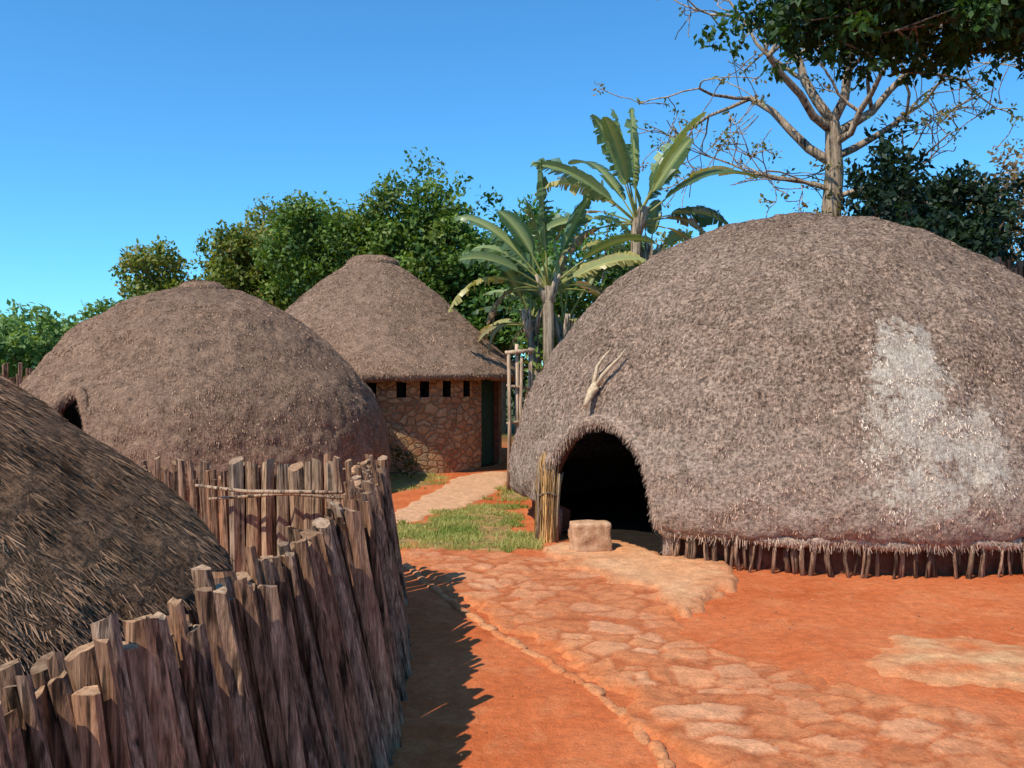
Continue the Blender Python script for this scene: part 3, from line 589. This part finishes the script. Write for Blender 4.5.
random.seed(77); bt=empty('overhanging_tree',(12.2,13,0)); tb=Tubes(); tb.add([(0,0,-.1),(.05,0,3),(-.2,0,5.6),(-.3,.2,8)],[.42,.34,.28,.18],10,True,1,.1)
cl=[]
for k in range(11):
    z0=random.uniform(5.4,6.6); ex=random.uniform(-8.7,-5.0); ez=random.uniform(6.5,7.4); ey=random.uniform(-1.0,.9)
    pts=[Vector((-.2,0,z0)),Vector((ex*.35,ey*.3,z0+.9)),Vector((ex*.7,ey*.7,ez+.25)),Vector((ex,ey,ez-.2))]; tb.add(pts,[.12,.08,.04,.012],7,False,.5)
    for j in range(30):
        f=random.uniform(.3,.999)**.8; seg=min(int(f*3),2); p=pts[seg].lerp(pts[seg+1],f*3-seg); c=p+Vector((random.gauss(0,.4),random.gauss(0,.4),random.gauss(-.05,.22))); cl.append((tuple(c),random.uniform(.12,.26))); 
        if random.random()<.4: tb.add([p,c],[.02,.006],5,False,.6)
for k in range(250):
    x=random.uniform(-8.3,-4.2); lo=6.6-.75*noise.noise(Vector((x*1.6,3,0))); cl.append(((x,random.uniform(-1.0,1.0),random.uniform(lo,7.6)),random.uniform(.15,.34)))
for k in range(150): cl.append(((random.uniform(-9,2),random.uniform(-1.5,2),random.uniform(7.1,9.0)),random.uniform(.25,.45)))
tb.obj('trunk',M['bark'],bt); leaves('foliage',bt,cl,150,.14,[(.012,.032,.007),(.06,.125,.02)],droop=.8)
# ------------------------------------------------------------------ strelitzia
def paddle(V,F,C,p,d,up,Lp,Lb,W,colr,droop,fold=.35,rag=.5):
    d=d.normalized(); side=d.cross(up).normalized(); n=22; q=p.copy(); dd=d.copy(); cents=[];dirs=[]
    total=Lp+Lb; m=int(n*Lp/total)
    for i in range(n+1):
        cents.append(q.copy()); dirs.append(dd.copy()); dd=(dd+Vector((0,0,-1))*droop*(i/n)**1.3/n*3).normalized(); q=q+dd*total/n
    r=.026
    b=len(V)
    for i in range(m+1):
        nn=side.cross(dirs[i]).normalized(); rr=r*(1-.5*i/m)
        for k in range(5): a=2*math.pi*k/5; V.append(tuple(cents[i]+side*math.cos(a)*rr+nn*math.sin(a)*rr)); C.append((.34,.33,.1))
    for i in range(m):
        for k in range(5): F.append((b+i*5+k,b+i*5+(k+1)%5,b+(i+1)*5+(k+1)%5,b+(i+1)*5+k))
    nb=n-m; sub=5
    def prof(t): return W*(max(t,0)**.4)*(max(1-t,0)**.5)*1.5
    for s in (-1,1):
        i=0
        while i<nb*sub:
            run=random.choice([2,3,3,4,6,10]) if rag>.35 else random.choice([9,20]); j=min(i+run,nb*sub); sag=random.uniform(.0,1.4)*rag; gap=random.uniform(.1,.4)*rag; sk=random.uniform(-.1,.55)*rag; sh=1-random.uniform(0,.3)*rag
            for k in range(i,j):
                t0=k/(nb*sub); t1=(k+1)/(nb*sub)
                def P(t):
                    f=m+t*nb; a=min(int(f),n-1); fr=f-a; return cents[a].lerp(cents[a+1],fr),dirs[a].lerp(dirs[a+1],fr)
                (c0,d0),(c1,d1)=P(t0),P(t1); nn=side.cross(d0).normalized()
                if nn.z<0: nn=-nn
                w0,w1=prof(t0)*sh,prof(t1)*sh
                out=(side*s+nn*(fold-sag)+d0*(.2+sk)).normalized()
                kk=(1-gap*((k-i)/max(run,1))); b=len(V); last=(k==j-1 and rag>.35)
                mid=side*s*.5+nn*(fold*.7)+d0*.1; o1=out*w1*kk
                if last: o1=out*w1*.6-d0*.02
                V.extend([tuple(c0),tuple(c0+mid*w0),tuple(c0+out*w0*kk),tuple(c1),tuple(c1+mid*w1),tuple(c1+o1)])
                cv=random.uniform(.82,1.18); C.extend([(.34,.37,.14)]+[tuple(x*cv for x in colr)]*2+[(.34,.37,.14)]+[tuple(x*cv for x in colr)]*2)
                F.append((b,b+1,b+4,b+3)); F.append((b+1,b+2,b+5,b+4))
            i=j
def strelitzia(name,x,y,stems,seed):
    random.seed(seed); e=empty(name,(x,y,0)); V=[];F=[];C=[]; tb=Tubes()
    for (sx,sy,h,n,Lp,Lb,az) in stems:
        tb.add([(sx*.3,sy*.3,-.1),(sx*.6,sy*.6,h*.5),(sx,sy,h)],[.13,.11,.10],9,True,.8,.2)
        for i in range(n+4):
            dead=i>=n; f=((i/(n-1))*2-1) if not dead else random.choice([-1.25,-1.1,1.1,1.25])
            ang=f*1.2+random.gauss(0,.12); ax=Vector((math.cos(az),math.sin(az),0)); d=ax*math.sin(ang)+Vector((0,0,math.cos(ang)))+Vector((random.gauss(0,.1),random.gauss(0,.25),0))
            up=Vector((math.sin(az),-math.cos(az),.0))*random.uniform(-.2,1)+Vector((0,0,1))*abs(math.sin(ang))*.9+Vector((random.gauss(0,.8),random.gauss(0,.4),0))
            g=random.random(); cl_=(.05+.2*g,.10+.24*g,.035+.12*g)
            if abs(f)>.8 and random.random()<.4: cl_=(.42,.36,.12)
            if dead: cl_=(.3,.17,.08)
            tb2=Vector((sx,sy,h-.1+.12*(1-min(1,abs(f))))); paddle(V,F,C,tb2,d,up,Lp*random.uniform(.7,1.1),Lb*random.uniform(.65,1.1)*(.8 if dead else 1),.2*Lb*random.uniform(.8,1.2)*(.6 if dead else 1),cl_,.25+.9*abs(f)*random.uniform(.4,1.4)+(1.3 if dead else 0),rag=random.choice([.2,.5,.9,1]))
        for k in range(10):
            a=random.uniform(0,6.28); d=Vector((math.cos(a)*.4,math.sin(a)*.4,1)).normalized(); p0=Vector((sx,sy,h-.4)); tb.add([p0,p0+d*.3,p0+d*.6+Vector((0,0,.05))],[.07,.05,.02],7,True,1.3)
    tb.obj('stem',M['bark'],e); mesh_obj('leaves',V,F,M['paddle'],e,np.array(C),smooth=False)
strelitzia('giant_strelitzia',2.25,17,[(.1,0,4.65,15,.8,1.7,.15),(.4,.3,4.0,6,.6,1.1,.5)],3)
strelitzia('giant_strelitzia',.7,16.2,[(-.05,0,3.3,13,.8,1.45,.3),(.25,.3,2.6,8,.7,1.1,-.3),(-.35,.3,2.7,7,.6,1.2,.2)],8)
